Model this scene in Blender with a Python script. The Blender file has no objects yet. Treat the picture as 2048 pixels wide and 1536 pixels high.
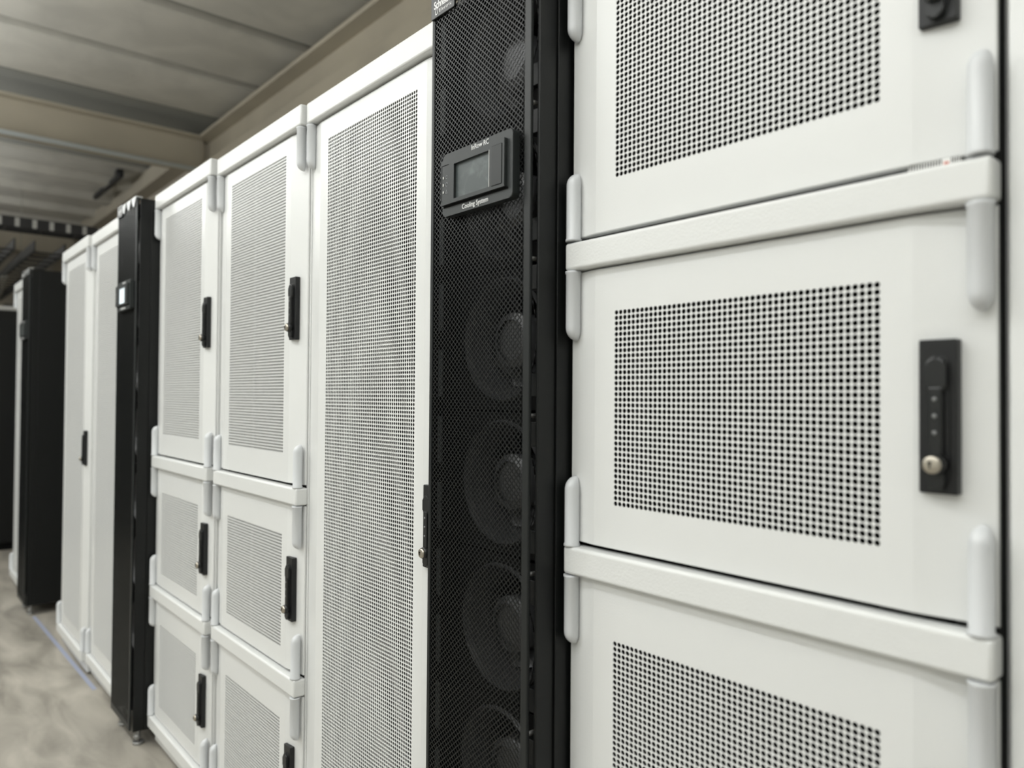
import bpy, bmesh, math, random
import numpy as np
from mathutils import Matrix, Vector
random.seed(4)
C = bpy.context.scene.collection
PI = math.pi
ZF = 1.27                      # lens height above the floor
def rgb(r, g, b): return (r, g, b, 1)

# ------------------------------------------------------------------ materials
def mat(name, col, rough=.5, metal=0, bump=0, bscale=600, bdist=.0006, spec=.5, emit=None, estr=0, coat=0):
    m = bpy.data.materials.new(name); m.use_nodes = True
    nt = m.node_tree; b = nt.nodes['Principled BSDF']
    b.inputs['Base Color'].default_value = rgb(*col); b.inputs['Roughness'].default_value = rough
    b.inputs['Metallic'].default_value = metal; b.inputs['Specular IOR Level'].default_value = spec
    if coat: b.inputs['Coat Weight'].default_value = coat; b.inputs['Coat Roughness'].default_value = .15
    if emit: b.inputs['Emission Color'].default_value = rgb(*emit); b.inputs['Emission Strength'].default_value = estr
    if bump:
        tc = nt.nodes.new('ShaderNodeTexCoord'); n = nt.nodes.new('ShaderNodeTexNoise')
        n.inputs['Scale'].default_value = bscale; n.inputs['Detail'].default_value = 2
        bp = nt.nodes.new('ShaderNodeBump'); bp.inputs['Strength'].default_value = bump; bp.inputs['Distance'].default_value = bdist
        nt.links.new(tc.outputs['Object'], n.inputs['Vector']); nt.links.new(n.outputs['Fac'], bp.inputs['Height'])
        nt.links.new(bp.outputs['Normal'], b.inputs['Normal'])
    return m
def mottled(name, c1, c2, scale, rough=.7, bump=.2, stretch=(1, 1, 1), detail=6, lo=.35, hi=.65, bdist=.01):
    m = mat(name, c1, rough); nt = m.node_tree; b = nt.nodes['Principled BSDF']
    tc = nt.nodes.new('ShaderNodeTexCoord'); mp = nt.nodes.new('ShaderNodeMapping'); mp.inputs['Scale'].default_value = stretch
    n = nt.nodes.new('ShaderNodeTexNoise'); n.inputs['Scale'].default_value = scale; n.inputs['Detail'].default_value = detail
    n.inputs['Distortion'].default_value = .6
    r = nt.nodes.new('ShaderNodeValToRGB'); r.color_ramp.elements[0].position = lo; r.color_ramp.elements[1].position = hi
    r.color_ramp.elements[0].color = rgb(*c1); r.color_ramp.elements[1].color = rgb(*c2)
    nt.links.new(tc.outputs['Object'], mp.inputs['Vector']); nt.links.new(mp.outputs['Vector'], n.inputs['Vector'])
    nt.links.new(n.outputs['Fac'], r.inputs['Fac']); nt.links.new(r.outputs['Color'], b.inputs['Base Color'])
    bp = nt.nodes.new('ShaderNodeBump'); bp.inputs['Strength'].default_value = bump; bp.inputs['Distance'].default_value = bdist
    nt.links.new(n.outputs['Fac'], bp.inputs['Height']); nt.links.new(bp.outputs['Normal'], b.inputs['Normal'])
    return m
M = {}
M['white'] = mat('white_powder_coat', (.765, .773, .763), .27, bump=.35, bscale=420, bdist=.0005)
M['bar'] = mat('white_textured_paint', (.762, .77, .757), .33, bump=.55, bscale=330, bdist=.0007)
M['hinge'] = mat('pale_grey_plastic', (.66, .675, .69), .33)
M['inner'] = mat('dark_grey_shade', (.03, .03, .028), .7)
M['rail'] = mat('grey_steel_rail', (.12, .12, .115), .5, .3)
M['hplate'] = mat('black_plastic', (.009, .0095, .010), .42, spec=.4)
M['hlever'] = mat('black_satin_plastic', (.011, .012, .012), .33, spec=.45)
M['dot'] = mat('grey_pin', (.22, .225, .225), .35)
M['chrome'] = mat('nickel_lock', (.52, .48, .41), .28, 1)
M['black'] = mat('black_powder_coat', (.006, .0068, .0066), .40, spec=.32, bump=.15, bscale=500)
M['mesh'] = mat('black_mesh_paint', (.008, .009, .009), .36, spec=.28)
M['bezel'] = mat('charcoal_bezel', (.015, .017, .017), .40, spec=.32)
M['dark'] = mat('matt_black', (.003, .003, .003), .8, spec=.15)
M['fan'] = mat('fan_black_plastic', (.05, .051, .053), .28, spec=.7)
M['panel'] = mat('charcoal_plastic', (.028, .032, .032), .42, spec=.4)
M['panel2'] = mat('charcoal_plastic_flap', (.022, .025, .025), .45, spec=.4)
M['text'] = mat('white_print', (.80, .80, .80), .5)
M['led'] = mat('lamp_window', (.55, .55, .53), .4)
M['symbol'] = mat('grey_print', (.20, .21, .215), .5)
M['screen'] = mottled('smudged_dark_glass', (.055, .068, .068), (.12, .14, .14), 45, .42, .0, lo=.5, hi=.85)
M['screen_on'] = mat('lit_display', (.5, .55, .56), .3, emit=(.86, .95, 1.0), estr=.85)
M['glare'] = mat('pale_glare_metal', (.55, .56, .56), .35, .6)
M['foot'] = mat('steel_foot', (.35, .35, .34), .4, .6)
M['floor'] = mottled('stained_concrete_floor', (.20, .185, .155), (.48, .445, .385), 3.6, .55, .12, stretch=(.8, 2.6, 1), lo=.25, hi=.75)
M['deck'] = mottled('painted_concrete_plank', (.47, .455, .41), (.56, .54, .485), 3.0, .85, .25)
M['joint'] = mat('grey_joint_shade', (.27, .27, .245), .9)
M['beam'] = mottled('beige_painted_steel', (.42, .38, .305), (.49, .445, .355), 1.5, .7, .05)
M['wall'] = mottled('beige_plaster', (.52, .48, .41), (.60, .55, .47), 1.6, .85, .1)
M['wallw'] = mat('pale_wall_paint', (.72, .72, .69), .85)
M['conduit'] = mat('galvanised_steel', (.72, .78, .82), .45, .1)
M['tape'] = mat('blue_floor_tape', (.34, .37, .48), .55)
M['tray'] = mat('black_steel_tray', (.02, .02, .022), .55)
M['cable'] = mat('grey_cable', (.25, .24, .21), .6)
M['cabley'] = mat('yellow_cable', (.40, .37, .12), .6)
M['greycap'] = mat('grey_cap', (.42, .42, .41), .5)
M['label'] = mat('paper_label', (.85, .85, .83), .6)
M['red'] = mat('red_print', (.55, .10, .05), .6)

# ------------------------------------------------------------------ mesh helpers
def link(name, me, m, parent=None, loc=(0, 0, 0)):
    o = bpy.data.objects.new(name, me); C.objects.link(o); o.location = loc
    if m is not None:
        ms = m if isinstance(m, (list, tuple)) else [m]
        if not me.materials:
            for k in ms: me.materials.append(M[k])
    if parent: o.parent = parent
    return o
def raw_mesh(name, verts, quads, mi=None, smooth=False):
    me = bpy.data.meshes.new(name); v = np.asarray(verts, dtype=np.float32); q = np.asarray(quads, dtype=np.int32)
    n = q.shape[1]
    me.vertices.add(len(v)); me.vertices.foreach_set('co', v.ravel())
    me.loops.add(q.size); me.loops.foreach_set('vertex_index', q.ravel())
    me.polygons.add(len(q)); me.polygons.foreach_set('loop_start', np.arange(0, q.size, n, dtype=np.int32))
    me.polygons.foreach_set('loop_total', np.full(len(q), n, dtype=np.int32))
    if mi is not None: me.polygons.foreach_set('material_index', np.asarray(mi, dtype=np.int32))
    me.polygons.foreach_set('use_smooth', np.full(len(q), smooth))
    me.update(calc_edges=True); me.validate()
    return me
def box(bm, x0, x1, y0, y1, z0, z1, bev=0, seg=2, mi=0):
    g = bmesh.ops.create_cube(bm, size=1)
    vs = g['verts']
    for v in vs:
        v.co = Vector(((x0 + x1) / 2 + v.co.x * (x1 - x0), (y0 + y1) / 2 + v.co.y * (y1 - y0), (z0 + z1) / 2 + v.co.z * (z1 - z0)))
    fs = set(f for v in vs for f in v.link_faces)
    for f in fs: f.material_index = mi
    if bev:
        es = list(set(e for v in vs for e in v.link_edges))
        r = bmesh.ops.bevel(bm, geom=es, offset=bev, segments=seg, profile=.5, affect='EDGES')
        for f in r['faces']: f.material_index = mi; f.smooth = True
    return bm
def cyl(bm, p, q, r, seg=16, r2=None, mi=0, smooth=True):
    p = Vector(p); q = Vector(q); d = q - p
    g = bmesh.ops.create_cone(bm, cap_ends=True, segments=seg, radius1=r, radius2=r if r2 is None else r2, depth=d.length)
    rot = Vector((0, 0, 1)).rotation_difference(d).to_matrix().to_4x4()
    mx = Matrix.Translation((p + q) / 2) @ rot
    for v in g['verts']: v.co = mx @ v.co
    for f in set(f for v in g['verts'] for f in v.link_faces):
        f.material_index = mi; f.smooth = smooth and len(f.verts) == 4
    return bm
def prism(bm, pts, y0, y1, bev=0, mi=0, seg=2):        # outline in x,z pushed along y
    a = [bm.verts.new((x, y0, z)) for x, z in pts]; b = [bm.verts.new((x, y1, z)) for x, z in pts]
    n = len(pts); fs = [bm.faces.new(a), bm.faces.new(b[::-1])]
    for i in range(n): fs.append(bm.faces.new((a[i], b[i], b[(i + 1) % n], a[(i + 1) % n])))
    for f in fs: f.material_index = mi
    if bev:
        es = [e for e in fs[0].edges]
        r = bmesh.ops.bevel(bm, geom=es, offset=bev, segments=seg, profile=.5, affect='EDGES')
        for f in r['faces']: f.material_index = mi
    return bm
def rrect(x0, x1, z0, z1, r, n=5):
    pts = []
    for cx, cz, a0 in ((x1 - r, z1 - r, 0), (x0 + r, z1 - r, 90), (x0 + r, z0 + r, 180), (x1 - r, z0 + r, 270)):
        for k in range(n + 1):
            a = math.radians(a0 + 90 * k / n); pts.append((cx + r * math.cos(a), cz + r * math.sin(a)))
    return pts
def obj(name, bm, m, parent=None, loc=(0, 0, 0)):
    bmesh.ops.recalc_face_normals(bm, faces=bm.faces)
    me = bpy.data.meshes.new(name); bm.to_mesh(me); bm.free()
    return link(name, me, m, parent, loc)
def B(name, dims, m, parent=None, bev=0, seg=2):
    bm = bmesh.new(); box(bm, *dims, bev=bev, seg=seg); return obj(name, bm, m, parent)
def thing(name, label, cat, loc=(0, 0, 0), group=None):
    o = bpy.data.objects.new(name, None); C.objects.link(o); o.location = loc; o.empty_display_size = .05
    o['label'] = label; o['category'] = cat
    if group: o['group'] = group
    return o
def tag(o, label, cat, group=None):
    o['label'] = label; o['category'] = cat
    if group: o['group'] = group
    return o
def struct(o): o['kind'] = 'structure'; return o
def copy_tree(o, parent=None):
    c = o.copy(); C.objects.link(c)
    if parent: c.parent = parent
    for ch in o.children: copy_tree(ch, c)
    return c
def text(name, body, size, m, parent, origin, offset=0, spacing=1, sx=1, align='CENTER', shear=0):
    cu = bpy.data.curves.new(name, 'FONT'); cu.body = body; cu.size = size; cu.offset = offset; cu.space_character = spacing
    cu.align_x = align; cu.shear = shear; cu.extrude = .0003; cu.resolution_u = 4
    t = bpy.data.objects.new(name, cu); C.objects.link(t); bpy.context.view_layer.update()
    me = bpy.data.meshes.new_from_object(t); bpy.data.objects.remove(t)
    me.transform(Matrix.Translation(origin) @ Matrix.Rotation(PI / 2, 4, 'X') @ Matrix.Diagonal((sx, 1, 1, 1)))
    me.materials.clear(); o = link(name, me, m, parent); return o

# ------------------------------------------------------------------ white racks (local x from the left edge, y = 0 the door face, z above floor)
W = .594
P = .008; GX = .0983; NC = 48; HR = .0034; TH = .0015
XA, XB, XL, XR, YB = .0556, .511, .001, .5850, .012; YL = .0075
def door_mesh(name, z0, z1, gtop, rows, seg=12):
    """steel door with its field of punched round holes; gtop = z of the centre of the top row"""
    gx0 = GX - P / 2; gx1 = GX + (NC - .5) * P; gz1 = gtop + P / 2; gz0 = gz1 - rows * P
    ang = np.array([math.radians(45 + 360 * k / seg) for k in range(seg)])
    circ = np.stack([np.cos(ang), np.sin(ang)], 1)
    sq = circ / np.abs(circ).max(1, keepdims=True)
    ii, jj = np.meshgrid(np.arange(NC), np.arange(rows)); cx = GX + ii.ravel() * P; cz = gtop - jj.ravel() * P
    n = len(cx)
    V = np.zeros((n, 3 * seg, 3), np.float32)
    V[:, :seg, 0] = cx[:, None] + sq[None, :, 0] * P / 2; V[:, :seg, 2] = cz[:, None] + sq[None, :, 1] * P / 2
    V[:, seg:2 * seg, 0] = cx[:, None] + circ[None, :, 0] * HR; V[:, seg:2 * seg, 2] = cz[:, None] + circ[None, :, 1] * HR
    V[:, 2 * seg:, 0] = V[:, seg:2 * seg, 0]; V[:, 2 * seg:, 2] = V[:, seg:2 * seg, 2]; V[:, 2 * seg:, 1] = TH
    k = np.arange(seg); k2 = (k + 1) % seg
    q = np.concatenate([np.stack([k, k2, k2 + seg, k + seg], 1), np.stack([k + seg, k2 + seg, k2 + 2 * seg, k + 2 * seg], 1)])
    Q = (q[None] + (np.arange(n) * 3 * seg)[:, None, None]).reshape(-1, 4)
    V = V.reshape(-1, 3); v = []; f = []
    def quad(a, b, c, d):
        i = len(V) + len(v); v.extend([a, b, c, d]); f.append((i, i + 1, i + 2, i + 3))
    def r(xa, xb, za, zb): quad((xa, 0, za), (xb, 0, za), (xb, 0, zb), (xa, 0, zb))
    r(XA, gx0, z0, z1); r(gx1, XB, z0, z1); r(gx0, gx1, z0, gz0); r(gx0, gx1, gz1, z1)
    quad((XL, YL, z0), (XA, 0, z0), (XA, 0, z1), (XL, YL, z1)); quad((XB, 0, z0), (XR, YB, z0), (XR, YB, z1), (XB, 0, z1))
    lp = [(XL, YL, z0, -1, -1), (XA, 0, z0, 0, -1), (XB, 0, z0, 0, -1), (XR, YB, z0, 1, -1),
          (XR, YB, z1, 1, 1), (XB, 0, z1, 0, 1), (XA, 0, z1, 0, 1), (XL, YL, z1, -1, 1)]
    b = .0012
    for a in range(8):
        p0, p1 = lp[a], lp[(a + 1) % 8]
        o = []
        for (x, y, z, dx, dz) in (p0, p1): o.append([(x, y, z), (x + dx * b, y + b, z + dz * b), (x + dx * b, .0165, z + dz * b)])
        for s in range(2): quad(o[0][s], o[1][s], o[1][s + 1], o[0][s + 1])
    return raw_mesh(name, np.concatenate([V, np.array(v, np.float32)]), np.concatenate([Q, np.array(f)]))

def hinge_mesh():
    """bullet shaped hinge cover, hanging down from z = 0"""
    bm = bmesh.new(); R = .0115; L = .107; seg = 20
    prof = [(0, R + .0012, 0), (-.003, R + .0012, 0), (-.0045, R, 0)]
    prof += [(-(L - .020), R, 0)]
    for k in range(1, 8):
        a = k / 8 * PI / 2; rr = R * math.cos(a); prof.append((-(L - .020) - .020 * math.sin(a), rr, (R - rr) * .75))
    rings = []
    for z, r, dy in prof:
        rings.append([bm.verts.new((r * math.cos(2 * PI * i / seg), dy + r * math.sin(2 * PI * i / seg), z)) for i in range(seg)])
    for a, b in zip(rings, rings[1:]):
        for i in range(seg):
            f = bm.faces.new((a[i], a[(i + 1) % seg], b[(i + 1) % seg], b[i])); f.smooth = True
    bm.faces.new(rings[0]); f = bm.faces.new(rings[-1]); f.smooth = True
    bmesh.ops.recalc_face_normals(bm, faces=bm.faces)
    me = bpy.data.meshes.new('hinge_cover'); bm.to_mesh(me); bm.free(); me.materials.append(M['hinge']); return me
HINGE = hinge_mesh()
HINGE_UP = HINGE.copy(); HINGE_UP.transform(Matrix.Diagonal((1, 1, -1, 1))); HINGE_UP.flip_normals()

def handle_meshes():                   # z = 0 at the plate's centre
    out = {}
    def keep(k, bm, m):
        bmesh.ops.recalc_face_normals(bm, faces=bm.faces); me = bpy.data.meshes.new(k); bm.to_mesh(me); bm.free(); me.materials.append(M[m]); out[k] = me
    bm = bmesh.new(); prism(bm, rrect(.5190, .5555, -.0787, .0787, .0018, 3), -.0055, .006, .0012)
    # raised surround of the lever
    prism(bm, rrect(.5255, .5490, -.071, .0625, .0115, 8), -.0072, -.004, .001)
    keep('handle_plate', bm, 'hplate')
    bm = bmesh.new()
    prism(bm, rrect(.5272, .5473, .022, .0605, .0098, 8), -.0125, -.006, .0025)     # broad top of the lever
    prism(bm, rrect(.5305, .5440, -.040, .030, .002, 3), -.0135, -.006, .002)       # neck with the pins
    cyl(bm, (.5372, -.0070, -.0485), (.5372, -.0190, -.0485), .0118, 28, .0102)     # boss round the lock
    prism(bm, rrect(.5290, .5456, -.0745, -.048, .006, 5), -.0125, -.006, .002)
    keep('handle_lever', bm, 'hlever')
    bm = bmesh.new()
    for z in (0,):
        g = bmesh.ops.create_uvsphere(bm, u_segments=10, v_segments=6, radius=.0023)
        for v in g['verts']: v.co = Vector((v.co.x + .5372, v.co.y * .6 - .0135, v.co.z + z))
    for f in bm.faces: f.smooth = True
    keep('code_pin', bm, 'dot')
    bm = bmesh.new(); cyl(bm, (.5372, -.015, -.0485), (.5372, -.0222, -.0485), .0092, 28, .0086)
    g = bmesh.ops.create_uvsphere(bm, u_segments=20, v_segments=10, radius=.0086)
    for v in g['verts']: v.co = Vector((v.co.x + .5372, v.co.y * .18 - .0220, v.co.z - .0485))
    for f in bm.faces: f.smooth = True
    keep('lock_cylinder', bm, 'chrome')
    bm = bmesh.new(); cyl(bm, (.5362, -.0225, -.0465), (.5362, -.0240, -.0465), .0017, 12); box(bm, .5356, .5368, -.0240, -.0225, -.0520, -.0465)
    keep('keyhole', bm, 'dark')
    return out
HM = handle_meshes()

Z_CAP0, Z_CAP1 = .664 + ZF, .7165 + ZF
BARS = [(.1950 + ZF, .2374 + ZF), (-.272 + ZF, -.2295 + ZF), (-.7385 + ZF, -.696 + ZF), (-1.205 + ZF, -1.1625 + ZF)]
SMALL = door_mesh('small_door', -.2215, .1915, .1242, 36, 16)          # z relative to lens height
for v in (): pass
def rel(me): me.transform(Matrix.Translation((0, 0, ZF))); return me
SMALL = rel(SMALL)
UPPER = rel(door_mesh('upper_door', .2480, .6585, .6074, 36, 16))
LOWER = rel(door_mesh('lower_door', -.6875, -.2760, -.3594, 36, 16))
BASEM = rel(door_mesh('base_door', -1.154, -.7425, -.826, 36, 12))
DOUBLE = rel(door_mesh('double_door', -.2215, .6585, .6142, 96, 12))
TALL = rel(door_mesh('tall_door', -1.154, .6585, .6064, 214, 12))
for me in (SMALL, UPPER, LOWER, BASEM, DOUBLE, TALL): me.materials.append(M['white'])

def make_rack(label, x, y, doors, bars, group=None, depth=1.07, z=0, dzm=0, ys=.0175):
    t = thing('server_rack', label, 'server rack', (x, y, z), group)
    zt = Z_CAP1
    # white outer shell: sides, roof, back, floor pan
    bm = bmesh.new()
    box(bm, 0, .012, ys, depth, .06, Z_CAP0); box(bm, W - .012, W, ys, depth, .06, Z_CAP0)
    box(bm, .002, W - .002, .030, depth, Z_CAP0 - .004, zt - .004); box(bm, .002, W - .002, depth - .01, depth, .06, zt - .004)
    box(bm, .002, W - .002, .030, depth, .045, .065)
    obj('cabinet_shell', bm, 'white', t)
    bm = bmesh.new()      # matt dark liner added to keep the space behind the holes dark
    box(bm, .013, .016, .031, depth - .012, .066, Z_CAP0 - .006); box(bm, W - .016, W - .013, .031, depth - .012, .066, Z_CAP0 - .006)
    box(bm, .016, W - .016, depth - .02, depth - .012, .066, Z_CAP0 - .006); box(bm, .016, W - .016, .031, depth - .02, .066, .07)
    box(bm, .016, W - .016, .031, depth - .02, Z_CAP0 - .010, Z_CAP0 - .006)
    obj('shade_liner', bm, 'inner', t)
    for x0 in (.052, W - .072): B('mounting_rail', (x0, x0 + .02, .085, .105, .07, Z_CAP0 - .01), 'rail', t)
    B('top_cap', (.003, W - .003, -.014, .030, Z_CAP0, zt), 'bar', t, .005, 3)
    B('base_plinth', (.006, W - .006, .012, .05, .012, BARS[3][0]), 'white', t, .002)
    for a, b in bars: B('crossbar', (.0035, .5885, -.014, .0185, a, b), 'bar', t, .0050, 4)
    for me, za, zb in doors:
        d = link('door', me, None, t)
        for x0 in (.013, .576):
            h = link('hinge_cover', HINGE, None, d, (x0, -.004, ZF + zb + .004)); h = link('hinge_cover', HINGE_UP, None, d, (x0, -.004, ZF + za - .005))
        zc = ZF + (za + zb) / 2 + (dzm if zb - za > .5 else 0)
        if me is UPPER: zc += .013
        for k in ('handle_plate', 'handle_lever', 'lock_cylinder', 'keyhole'): link(k, HM[k], None, d, (0, 0, zc))
        for q in (.0175, .0005, -.0165): link('code_pin', HM['code_pin'], None, d, (0, 0, zc + q))
    for fx in (.05, W - .05):
        for fy in (.09, depth - .07):
            bm = bmesh.new(); cyl(bm, (fx, fy, 0), (fx, fy, .012), .022, 16); cyl(bm, (fx, fy, .010), (fx, fy, .046), .006, 10)
            obj('levelling_foot', bm, 'foot', t)
    return t
d_small = [(UPPER, .2455, .6575), (SMALL, -.2245, .1900), (LOWER, -.6905, -.2775), (BASEM, -1.157, -.744)]
d_three = [(DOUBLE, -.2245, .6575), (LOWER, -.6905, -.2775), (BASEM, -1.157, -.744)]
d_tall = [(TALL, -1.157, .6575)]
X0 = -.3116
near = make_rack('white server rack with stacked small perforated doors right beside the nearest black cooler', X0, 0, d_small, BARS, ys=.05)
make_rack('white full-height rack at the right photo edge, only a narrow strip of it showing', .2845, .004, d_tall, BARS[3:], ys=.05)
make_rack('white server rack with one full-height perforated door, left of the nearest black cooler', -1.2077, -.0127, d_tall, BARS[3:])
make_rack('white rack with a long upper door over small doors, touching the full-height rack', -1.803, -.0241, d_three, BARS[1:])
make_rack('white rack with a long upper door over small doors, beside the middle black cooler', -2.4060, -.0384, d_three, BARS[1:], z=.006)
make_rack('white full-height rack directly left of the middle black cooler, its handle hidden', -3.30, -.066, d_tall, BARS[3:])
make_rack('white full-height rack beside the empty bay, its black handle showing', -3.897, -.080, d_tall, BARS[3:])
make_rack('narrow-looking white rack far down the row beyond the furthest black cooler', -5.43, -.100, d_tall, BARS[3:])

# asset label on top of the near rack's upper crossbar
zb = BARS[0][1]
bar = [c for c in near.children if c.name.startswith('crossbar')][0]
lab = B('paper_label', (.506, .556, .0030, .0036, zb - .001, zb + .0095), 'label', bar); lab['label'] = 'white paper label with dark bars and red print'
bm = bmesh.new()
for k in range(12): box(bm, .5075 + k * .0027, .5086 + k * .0027, .0026, .0031, zb, zb + .0095, mi=0)
for k in range(4): box(bm, .5475 + k * .0022, .5484 + k * .0022, .0026, .0031, zb, zb + .0095, mi=0)
box(bm, .5405, .5455, .0026, .0031, zb + .001, zb + .006, mi=1)
o = obj('barcode_print', bm, ['dark', 'red'], bar)

# ------------------------------------------------------------------ black cooling units (local x from left edge, y = 0 = plane of the rack doors)
CW = .297; CZ1 = .712 + ZF; CZ0 = .055
DX0, DX1, DY = .010, .2795, -.066
def lattice(name, x0, x1, z0, z1, a=.0108, h=.0098, t=.0011):
    nx = int((x1 - x0) / a); nr = int((z1 - z0) / (h / 2)) - 1
    a = (x1 - x0) / nx
    cs = []
    for r in range(nr):
        cnt = nx if r % 2 == 0 else nx - 1
        off = a / 2 if r % 2 == 0 else a
        xs = x0 + off + np.arange(cnt) * a; cs.append(np.stack([xs, np.full(cnt, z0 + h / 2 + r * h / 2)], 1))
    c = np.concatenate(cs); n = len(c)
    out = np.array([(1, 0), (.5, .5), (0, 1), (-.5, .5), (-1, 0), (-.5, -.5), (0, -1), (.5, -.5)]) * (a / 2, h / 2)
    inn = np.array([(.74, 0), (.405, .405), (0, .77), (-.405, .405), (-.74, 0), (-.405, -.405), (0, -.77), (.405, -.405)]) * (a / 2, h / 2)
    V = np.zeros((n, 24, 3), np.float32)
    for k, (s, y) in enumerate(((out, 0), (inn, 0), (inn, t))):
        V[:, k * 8:k * 8 + 8, 0] = c[:, None, 0] + s[None, :, 0]; V[:, k * 8:k * 8 + 8, 2] = c[:, None, 1] + s[None, :, 1]; V[:, k * 8:k * 8 + 8, 1] = y
    k = np.arange(8); k2 = (k + 1) % 8
    q = np.concatenate([np.stack([k, k2, k2 + 8, k + 8], 1), np.stack([k + 8, k2 + 8, k2 + 16, k + 16], 1)])
    Q = (q[None] + (np.arange(n) * 24)[:, None, None]).reshape(-1, 4)
    return raw_mesh(name, V.reshape(-1, 3), Q)
def ring(bm, x, z, r0, y0, r1, y1, seg=48, mi=0):
    a = []; b = []
    for i in range(seg):
        t = 2 * PI * i / seg; a.append(bm.verts.new((x + r0 * math.cos(t), y0, z + r0 * math.sin(t)))); b.append(bm.verts.new((x + r1 * math.cos(t), y1, z + r1 * math.sin(t))))
    for i in range(seg):
        f = bm.faces.new((a[i], a[(i + 1) % seg], b[(i + 1) % seg], b[i])); f.smooth = True; f.material_index = mi
def fan_mesh():
    bm = bmesh.new()
    ring(bm, 0, 0, .108, -.002, .104, -.008); ring(bm, 0, 0, .104, -.008, .098, .004); ring(bm, 0, 0, .098, .004, .086, .040); ring(bm, 0, 0, .086, .040, .084, .085)
    cyl(bm, (0, .018, 0), (0, .08, 0), .048, 32, .048)
    ring(bm, 0, 0, .048, .018, .036, .012, 32)
    for k in range(7):
        a0 = 2 * PI * k / 7; pr = None
        for s in range(9):
            u = s / 8; r = .047 + .034 * u; row = []
            for w in range(5):
                v = w / 4; aa = a0 + (v - .5) * .62 + u * .35; row.append(bm.verts.new((r * math.cos(aa), .035 + .035 * v + .004 * math.sin(v * PI), r * math.sin(aa))))
            if pr:
                for w in range(4): f = bm.faces.new((pr[w], pr[w + 1], row[w + 1], row[w])); f.smooth = True
            pr = row
    me = bpy.data.meshes.new('fan'); bm.to_mesh(me); bm.free(); me.materials.append(M['fan']); return me
FAN = fan_mesh()
LAT = lattice('mesh_panel', DX0 + .007, DX1 - .014, CZ0 + .02, CZ1 - .012); LAT.materials.append(M['mesh'])
def make_cooler(label, x, y):
    t = thing('cooling_unit', label, 'cooling unit', (x, y, 0))
    D = 1.06
    bm = bmesh.new()
    box(bm, .0035, .0085, -.059, D, CZ0, CZ1 - .003)                    # left wall
    box(bm, .2842, .2895, -.056, D, CZ0, CZ1 - .003, .0012)             # right wall, its front edge bright
    box(bm, .0055, .2845, -.038, D, CZ1 - .012, CZ1 - .003); box(bm, .0055, .283, D - .01, D, CZ0, CZ1 - .012); box(bm, .0055, .283, -.02, D, CZ0, CZ0 + .02)
    box(bm, .2905, .2935, -.020, D, CZ0, CZ1 - .02, .0008)             # outer side panel
    obj('cabinet_shell', bm, 'black', t)
    bm = bmesh.new(); box(bm, .006, .2825, .075, .080, CZ0 + .02, CZ1 - .012); 
    obj('fan_partition', bm, 'dark', t)
    bm = bmesh.new()                                                     # bezel of the front door
    z0, z1 = CZ0 + .004, CZ1
    box(bm, DX0, DX0 + .008, DY, DY + .0065, z0, z1, .0012); box(bm, DX1 - .015, DX1, DY, DY + .0065, z0, z1, .0015)
    box(bm, DX0 + .008, DX1 - .015, DY, DY + .0065, z1 - .014, z1, .0008); box(bm, DX0 + .008, DX1 - .015, DY, DY + .0065, z0, z0 + .022, .0008)
    obj('door_frame', bm, 'bezel', t)
    link('mesh_panel', LAT, None, t, (0, DY + .001, 0))
    bm = bmesh.new()                                                     # slotted stiffener behind the left edge of the mesh
    k = z0 + .03
    while k < z1 - .1: box(bm, DX0 + .011, DX0 + .024, DY + .012, DY + .0135, k, k + .083); k += .118
    obj('door_stiffener', bm, 'panel', t)
    zc = .098 + ZF
    centres = [zc + .246 * n for n in range(-5, 3) if CZ0 + .11 < zc + .246 * n < CZ1 - .11]
    for c in centres:
        link('fan', FAN, None, t, (.142, .0, c))
        bm = bmesh.new(); pts = 20                                        # square plate with a round mouth
        s = .123; vs = []
        R = .108
        for i in range(32):
            a = 2 * PI * i / 32; ca, sa = math.cos(a), math.sin(a); m_ = max(abs(ca), abs(sa)); vs.append((bm.verts.new((.142 + R * ca, 0, c + R * sa)), bm.verts.new((.142 + s * ca / m_, 0, c + s * sa / m_ * .98))))
        for i in range(32):
            a, b = vs[i], vs[(i + 1) % 32]; bm.faces.new((a[0], b[0], b[1], a[1]))
        obj('fan_plate', bm, 'dark', t)
    for c in centres:                                                    # guard latch, connector and cable beside each fan, seen in the side gap
        B('fan_connector', (.250, .272, -.044, -.004, c + .070, c + .108), 'hlever', t, .001)
        B('fan_latch', (.252, .270, -.040, -.006, c - .098, c - .062), 'bezel', t, .001)
        bm = bmesh.new(); cyl(bm, (.264, -.050, c + .118), (.264, -.030, c + .118), .0035, 12); obj('fan_screw', bm, 'chrome' if 0 else 'foot', t)
        bm = bmesh.new(); pr = None
        for k in range(11):
            u = k / 10; p = (.262 - .002 * u, -.047 + .014 * math.sin(u * PI), c + .066 - .135 * u)
            if pr: cyl(bm, pr, p, .0012, 6)
            pr = p
        obj('fan_cable', bm, 'hplate', t)
    # badge
    bm = bmesh.new(); prism(bm, rrect(DX0 + .0005, DX0 + .072, CZ1 - .034, CZ1 + .012, .003, 3), DY - .0035, DY, .001)
    bd = obj('badge', bm, 'hlever', t); bd['label'] = 'glossy black badge with a white company logo'
    zt = CZ1 - .0175
    text('logo_lettering', 'Schneider', .0190, 'text', bd, (DX0 + .038, DY - .0036, zt), offset=.0004, sx=.80, spacing=.92)
    text('logo_lettering', 'Electric', .0088, 'text', bd, (DX0 + .045, DY - .0036, zt - .0095), offset=.00012, spacing=1.35)
    bm = bmesh.new()                                                     # the looped leaf under the name
    n = 24; ins = []; outs = []
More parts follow.
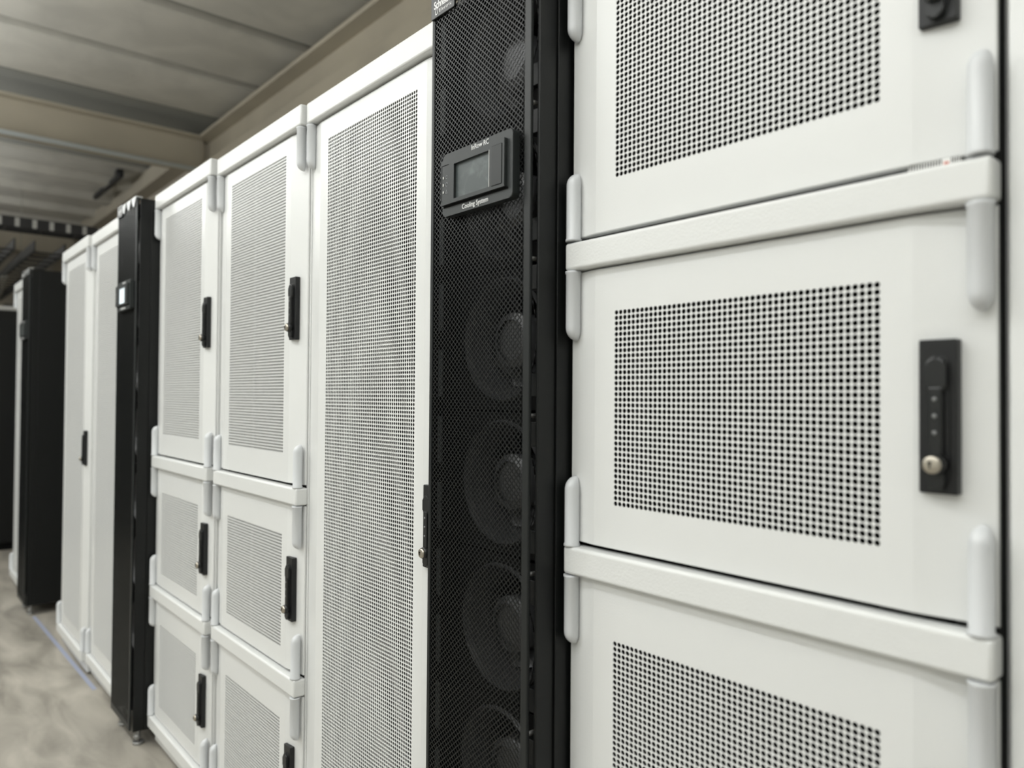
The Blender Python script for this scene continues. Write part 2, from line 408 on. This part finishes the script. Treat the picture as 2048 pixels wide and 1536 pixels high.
    for i in range(n):
        a = 2 * PI * i / n; ex, ez = math.cos(a), math.sin(a)
        for lst, ra, rb in ((outs, .0042, .0072), (ins, .0024, .0050)):
            px, pz = ex * ra, ez * rb; lst.append(bm.verts.new((DX0 + .0195 + px + pz * .22, DY - .0041, zt - .0055 + pz)))
    for i in range(n): bm.faces.new((outs[i], outs[(i + 1) % n], ins[(i + 1) % n], ins[i]))
    obj('logo_loop', bm, 'text', bd)
    # display panel
    px0, px1, pz0, pz1 = .0655, .2530, .3095 + ZF, .4180 + ZF
    dxs = .2530 - px1
    bm = bmesh.new(); prism(bm, rrect(px0, px1, pz0, pz1, .008, 6), DY - .013, DY + .002, .0015)
    dp = obj('display_panel', bm, 'panel', t); dp['label'] = 'charcoal display panel with a small screen'
    Yp = DY - .013
    mx0, mx1, mz0, mz1 = px0 + .003, px1 - .0135, pz0 + .0185, pz1 - .0135
    sx0, sx1, sz0, sz1 = .1060, .2025, .3345 + ZF, .3935 + ZF
    bm = bmesh.new(); Ym = Yp - .006                                     # raised body around the screen
    for a in ((mx0, sx0, mz0, mz1), (sx1, mx1, mz0, mz1), (sx0, sx1, mz0, sz0), (sx0, sx1, sz1, mz1)): box(bm, a[0], a[1], Ym, Yp, a[2], a[3])
    obj('screen_surround', bm, 'panel', dp)
    B('screen', (sx0, sx1, Yp - .0012, Yp, sz0, sz1), 'screen', dp)
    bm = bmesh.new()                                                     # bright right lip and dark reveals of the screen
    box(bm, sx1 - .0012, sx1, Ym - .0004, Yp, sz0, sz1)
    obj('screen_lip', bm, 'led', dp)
    bm = bmesh.new()
    for a in ((mx0 + .0022, mx0 + .0034, mz0 + .006, mz1 - .008), (mx0 + .0034, mx0 + .023, mz1 - .0092, mz1 - .008)): box(bm, a[0], a[1], Ym - .0002, Ym + .001, a[2], a[3])
    fx0, fx1, fz0, fz1 = sx1 + .006, mx1 - .006, mz0 + .006, mz1 - .008
    box(bm, fx1, fx1 + .0012, Ym - .0002, Ym + .001, fz0, fz1); box(bm, fx0, fx1, Ym - .0002, Ym + .001, fz0 - .001, fz0); box(bm, fx0, fx1, Ym - .0002, Ym + .001, fz1, fz1 + .0008)
    box(bm, mx0 + .001, mx1 + .003, Yp - .0010, Yp + .0005, mz0 - .0035, mz0 - .0002)
    obj('panel_grooves', bm, 'dark', dp)
    B('service_flap', (fx0, fx1, Ym - .0008, Ym, fz0, fz1), 'panel2', dp)
    for k in range(3):
        zz = mz0 + .022 + .0125 * k
        B('indicator_lamp', (mx0 + .0065, mx0 + .0098, Ym - .0009, Ym, zz - .0022, zz + .0022), 'led', dp, .0004)
    bm = bmesh.new(); sxm = mx0 + .0175
    zz = mz0 + .022                                                      # warning triangle, arrow ring, circle
    tri = [(-.0035, -.0032), (.0035, -.0032), (0, .0042)]; tri2 = [(-.0018, -.0021), (.0018, -.0021), (0, .0018)]
    o1 = [bm.verts.new((sxm + a, Ym - .0004, zz + b)) for a, b in tri]; i1 = [bm.verts.new((sxm + a, Ym - .0004, zz + b)) for a, b in tri2]
    for i in range(3): bm.faces.new((o1[i], o1[(i + 1) % 3], i1[(i + 1) % 3], i1[i]))
    for k, (r, rr, n0) in enumerate(((.0036, .0024, 20), (.0030, .0022, 24))):
        zz = mz0 + .0345 + .0125 * k; a = []; b = []
        for i in range(24):
            tt = 2 * PI * i / 24; a.append(bm.verts.new((sxm + r * math.cos(tt), Ym - .0004, zz + r * math.sin(tt)))); b.append(bm.verts.new((sxm + rr * math.cos(tt), Ym - .0004, zz + rr * math.sin(tt))))
        for i in range(n0): bm.faces.new((a[i], a[(i + 1) % 24], b[(i + 1) % 24], b[i]))
    obj('panel_symbols', bm, 'symbol', dp)
    text('panel_lettering', 'InRow RC', .0118, 'text', dp, (.171, Yp - .0005, pz1 - .0105), offset=.00005, sx=.95)
    text('panel_lettering', 'Cooling System', .0118, 'text', dp, (.158, Yp - .0005, pz0 + .0045), offset=.00005, sx=.95)
    # added pale toothed strip for the bright glare along the top edge, and feet
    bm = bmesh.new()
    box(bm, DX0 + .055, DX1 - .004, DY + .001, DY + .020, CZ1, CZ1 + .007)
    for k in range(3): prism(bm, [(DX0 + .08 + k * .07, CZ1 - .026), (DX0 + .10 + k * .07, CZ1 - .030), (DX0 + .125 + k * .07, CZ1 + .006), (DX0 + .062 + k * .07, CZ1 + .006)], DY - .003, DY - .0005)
    obj('added_top_strip', bm, 'glare', t)
    for fx in (.055, .262):
        bm = bmesh.new(); cyl(bm, (fx, -.030, .004), (fx, -.030, CZ0 + .01), .007, 14); cyl(bm, (fx, -.030, 0), (fx, -.030, .010), .019, 20)
        g = bmesh.ops.create_uvsphere(bm, u_segments=14, v_segments=8, radius=.013)
        for v in g['verts']: v.co = Vector((v.co.x + fx, v.co.y - .034, v.co.z + .026))
        obj('levelling_foot', bm, 'foot', t)
    for fx in (.055, .24):
        bm = bmesh.new(); cyl(bm, (fx, .95, 0), (fx, .95, CZ0 + .01), .012, 14); obj('levelling_foot', bm, 'foot', t)
    return t
c1 = make_cooler('tall black cooling unit beside the nearest white rack, dark screen, fans behind its mesh', -.611, 0)
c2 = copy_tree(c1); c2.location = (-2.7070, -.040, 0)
c2['label'] = 'tall black cooling unit in mid-row, with a brightly lit display'
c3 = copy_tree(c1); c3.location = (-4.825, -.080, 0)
c3['label'] = 'furthest black cooling unit, its bare black side facing an empty bay'
for c in (c2, c3):
    for ch in c.children:
        if ch.name.startswith('display_panel'):
            for s in list(ch.children):
                if s.name.split('.')[0] == 'screen':
                    s.data = s.data.copy(); s.data.materials.clear(); s.data.materials.append(M['screen_on'] if c is c2 else M['screen'])
# the first unit's added strip above its badge is out of the picture: same part, kept
for ch in list(c3.children):
    if ch.name.startswith('cabinet_shell'): ch['label'] = 'bare black side wall'

# black cabinet closing the end of the aisle
t = thing('equipment_cabinet', 'black cabinet with a pale grey top across the far end of the aisle', 'cabinet', (-6.75, 0, 0))
bm = bmesh.new(); box(bm, -.9, 0, -1.55, .10, .06, .665 + ZF, .004); obj('cabinet_body', bm, 'black', t)
bm = bmesh.new(); box(bm, -.9, .004, -1.55, .10, .665 + ZF, .700 + ZF, .004); obj('top_cap', bm, 'greycap', t)
bm = bmesh.new(); box(bm, -.88, -.02, -1.53, .08, 0, .06); obj('base_plinth', bm, 'dark', t)
for k in range(3): B('door', (-.001, .006, -1.53 + k * .54, -1.53 + k * .54 + .52, .09, .655 + ZF), 'black', t, .002)

# ------------------------------------------------------------------ the room
def slab(name, dims, m, bev=0): return struct(B(name, dims, m, None, bev))
XN, XF = 3.2, -13.0; YW = 1.45; YN = -3.4; ZC = 2.30 + ZF
slab('floor', (XF, XN, YN, YW + .1, -.1, 0), 'floor')
bm = bmesh.new(); box(bm, XF, XN, YN, YW + .3, ZC + .07, ZC + .25, mi=1)
xs = [-5.92 + .865 * k for k in range(0, 10)] + [-8.72 - .865 * k for k in range(0, 5)]
box(bm, -7.95, -6.0, YN, YW + .3, ZC + .055, ZC + .08, mi=1)  # recess over the cross beam, its shade put into the darker colour
for x0 in xs:            # planks with a deep groove between them, swept along y
    a, b = x0 + .075, x0 + .80
    pr = [(a, ZC + .075), (a + .006, ZC + .006), (a + .02, ZC), (b - .20, ZC - .012), (b - .10, ZC), (b - .006, ZC + .02), (b, ZC + .075)]
    if x0 < -7: pr = [(a, ZC + .075), (a + .02, ZC - .055), (a + .24, ZC - .06), (a + .30, ZC + .01), (b - .02, ZC + .02), (b, ZC + .075)]
    prism(bm, pr, YN, YW + .2, mi=0)
struct(obj('ceiling', bm, ['deck', 'joint', 'beam']))
slab('wall_back', (XF, XN, YW, YW + .12, 0, ZC + .1), 'wall')
slab('wall_front', (XF, XN, YN - .1, YN, 0, ZC + .1), 'wallw')
slab('wall_left', (XF - .1, XF, YN, YW + .1, 0, ZC + .1), 'wall')
slab('wall_right', (XN, XN + .1, YN, YW + .1, 0, ZC + .1), 'wallw')
def ibeam_x(name, x0, x1, y, z0, z1, fl, web=.012, tf=.03):
    bm = bmesh.new(); box(bm, x0, x1, y - fl / 2, y + fl / 2, z1 - tf, z1, .003); box(bm, x0, x1, y - fl / 2, y + fl / 2, z0, z0 + tf, .003)
    box(bm, x0, x1, y - web / 2, y + web / 2, z0, z1); return struct(obj(name, bm, 'beam'))
def ibeam_y(name, y0, y1, x, z0, z1, fl, web=.012, tf=.022):
    bm = bmesh.new(); box(bm, x - fl / 2, x + fl / 2, y0, y1, z1 - tf, z1, .003); box(bm, x - fl / 2, x + fl / 2, y0, y1, z0, z0 + tf, .003)
    box(bm, x - web / 2, x + web / 2, y0, y1, z0, z1); return struct(obj(name, bm, 'beam'))
bm = bmesh.new()       # long edge beam: projecting ledge with a lip, above the wall
box(bm, -6.35, XN, 1.29, YW + .01, 2.205 + ZF, 2.235 + ZF, .004); box(bm, -6.35, XN, 1.40, YW + .01, 1.96 + ZF, ZC + .03); box(bm, XF, XN, 1.31, YW + .01, 1.0 + ZF, 1.985 + ZF, .002)
struct(obj('trim_1', bm, 'beam'))
ibeam_y('trim_2', YN, 1.34, -6.20, 1.93 + ZF, 2.225 + ZF, .17)
bm = bmesh.new(); box(bm, -6.42, -6.24, 1.27, YW + .01, 0, 2.2 + ZF, .003); struct(obj('trim_3', bm, 'wall'))
bm = bmesh.new(); box(bm, XF, -6.42, 1.30, YW + .01, 2.14 + ZF, ZC + .01, .004); struct(obj('trim_4', bm, 'beam'))
ibeam_y('trim_5', YN, 1.34, -11.6, 1.93 + ZF, 2.27 + ZF, .17)

# conduit on the cross beam
bm = bmesh.new(); cyl(bm, (-6.10, YN + .02, 1.921 + ZF), (-6.10, 1.34, 1.917 + ZF), .0195, 16)
o = obj('conduit_pipe', bm, 'conduit'); tag(o, 'grey steel conduit running along the lower edge of the beige cross beam', 'pipe')

# blue floor tape in front of the row
bm = bmesh.new(); v = [bm.verts.new(p) for p in ((-4.50, -.095, .0012), (-4.50, -.113, .0012), (-3.10, -.0875, .0012), (-3.10, -.0695, .0012))]
bm.faces.new(v); r = bmesh.ops.extrude_face_region(bm, geom=bm.faces[:])
for q in r['geom']:
    if isinstance(q, bmesh.types.BMVert): q.co.z = .0002
o = obj('floor_tape', bm, 'tape'); tag(o, 'pale blue tape strip on the concrete floor along the far racks', 'tape')

# cable trays
def tray(label, p, q, axis, w=.22, h=.06):
    t = thing('cable_tray', label, 'cable tray', (0, 0, 0)); z = p[2]
    for s in (-1, 1):
        bm = bmesh.new()
        if axis == 'y': box(bm, p[0] + s * w / 2 - .006, p[0] + s * w / 2 + .006, p[1], q[1], z - h / 2, z + h / 2, .002)
        else: box(bm, p[0], q[0], p[1] + s * w / 2 - .006, p[1] + s * w / 2 + .006, z - h / 2, z + h / 2, .002)
        obj('side_rail', bm, 'tray', t)
    k = 0
    L = abs((q[1] - p[1]) if axis == 'y' else (q[0] - p[0]))
    while k < L - .1:
        if axis == 'y': B('rung', (p[0] - w / 2 - .002, p[0] + w / 2 + .002, p[1] + .06 + k, p[1] + .085 + k, z - h / 2, z - h / 2 + .012), 'tray', t)
        else: B('rung', (p[0] - .085 - k, p[0] - .06 - k, p[1] - w / 2 - .002, p[1] + w / 2 + .002, z - h / 2, z - h / 2 + .012), 'tray', t)
        k += .25
    k = .25 if axis == 'y' else 2.5
    while k < L:
        for s in (-1, 1):
            pp = (p[0] + s * w / 2, p[1] + k) if axis == 'y' else (p[0] - k, p[1] + s * w / 2)
            bm = bmesh.new(); cyl(bm, (pp[0], pp[1], z), (pp[0], pp[1], ZC + .06), .0035, 8); obj('hanger_rod', bm, 'joint', t)
        k += 4
    return t
t = tray('black ladder cable tray crossing the aisle under the far ceiling', (-6.70, -1.6, 1.36 + ZF), (-6.70, 1.27, 1.36 + ZF), 'y', h=.085)
for k in range(10): B('tray_clip', (-6.594, -6.583, -.335 + k * .119, -.335 + k * .119 + .032, 1.325 + ZF, 1.395 + ZF), 'greycap', t)
tray('black ladder cable tray running down the row, nearer the back wall', (-6.805, .30, 1.22 + ZF), (-11.0, .30, 1.22 + ZF), 'x', h=.09)
tray('black ladder cable tray running down the row, nearer the aisle', (-6.805, -.06, 1.22 + ZF), (-11.0, -.06, 1.22 + ZF), 'x', h=.09)
for k in range(6):
    pr = None; y0 = .10 - .05 * k; bm = bmesh.new()
    for i in range(15):
        u = i / 14; p = (-7.7 - u * 2.5, y0 + .02 * math.sin(u * 5 + k), 1.06 + ZF - .22 * math.sin(u * PI) * (1 + .3 * k) / 1.4)
        if pr: cyl(bm, pr, p, .013, 8)
        pr = p
    o = obj('hanging_cable', bm, 'cabley' if k == 2 else 'cable')
    tag(o, 'yellow cable sagging among grey ones under the far cable trays' if k == 2 else 'grey cable sagging under the far cable trays', 'cable', None if k == 2 else 'grey cables under the far trays')
# black lamp track near the far ceiling
bm = bmesh.new(); box(bm, -9.15, -7.95, 1.08, 1.12, 2.225 + ZF, 2.275 + ZF, .004); box(bm, -8.1, -8.0, 1.07, 1.13, 2.26 + ZF, ZC + .07)
o = obj('ceiling_track', bm, 'tray'); tag(o, 'thin black track hanging from the ceiling beyond the cross beam', 'ceiling track')
# ducts / machinery in the dim far corner
t = thing('air_duct', 'dim grey duct in the far corner above the black end cabinet', 'duct', (-11.9, .98, 0))
bm = bmesh.new(); box(bm, -.3, .3, -.45, .15, 1.45, 1.2 + ZF, .01); obj('duct_riser', bm, 'rail', t)
bm = bmesh.new(); box(bm, -.33, .33, -.48, .18, 1.0, 1.455, .01); obj('duct_base', bm, 'rail', t)
bm = bmesh.new(); box(bm, -.2, .2, -.35, .05, 0, 1.0, .01); obj('stand', bm, 'dark', t)

# ------------------------------------------------------------------ lights
def area(name, loc, sx, sy, power, col=(.965, .99, 1.0), rot=(0, 0, 0)):
    l = bpy.data.lights.new(name, 'AREA'); l.shape = 'RECTANGLE'; l.size = sx; l.size_y = sy; l.energy = power; l.color = col
    o = bpy.data.objects.new(name, l); C.objects.link(o); o.location = loc; o.rotation_euler = rot; return o
for x, p in ((1.3, 9), (-.5, 16), (-2.3, 17), (-4.1, 17), (-5.9, 16), (-7.7, 11), (-9.5, 6)):
    area('aisle_lamp', (x, -1.35, 1.62 + ZF), 1.5, .16, p)
    area('aisle_ceiling_fill', (x, -1.35, 1.66 + ZF), 1.5, .16, 33 if x > -7 else 50, rot=(PI, 0, 0))  # unseen upward fill, added to brighten the ceiling
for x in (.6, -1.6, -4.2):
    area('side_fill', (x, -2.7, 1.75 + ZF), 1.3, .16, 24)  # unseen fill from across the aisle
    area('side_ceiling_fill', (x, -2.7, 1.80 + ZF), 1.3, .16, 24, rot=(PI, 0, 0))  # its upward twin, added for ceiling brightness
w = bpy.data.worlds.new('World'); bpy.context.scene.world = w; w.use_nodes = True
w.node_tree.nodes['Background'].inputs['Color'].default_value = (.9, .95, 1, 1); w.node_tree.nodes['Background'].inputs['Strength'].default_value = .2

# ------------------------------------------------------------------ camera
cd = bpy.data.cameras.new('Camera'); cam = bpy.data.objects.new('Camera', cd); C.objects.link(cam)
F = 1507.306
cd.sensor_width = 36; cd.sensor_fit = 'HORIZONTAL'; cd.lens = F / 2048 * 36; cd.clip_start = .02
r = Vector((0.64839289, 0.76127092, 0.00729695)); u = Vector((0.00774826, -0.01618305, 0.99983902)); f = Vector((-0.76126646, 0.64823198, 0.0163915))
m = Matrix((r, u, -f)).transposed().to_4x4(); m.translation = Vector((.52860839, -.83199945, ZF)); cam.matrix_world = m
cd.dof.use_dof = True; cd.dof.focus_distance = 1.45; cd.dof.aperture_fstop = 2.7
sc = bpy.context.scene; sc.camera = cam
sc.view_settings.view_transform = 'Standard'; sc.view_settings.look = 'None'; sc.view_settings.gamma = 1; sc.view_settings.use_curve_mapping = False
sc.view_settings.exposure = -.27
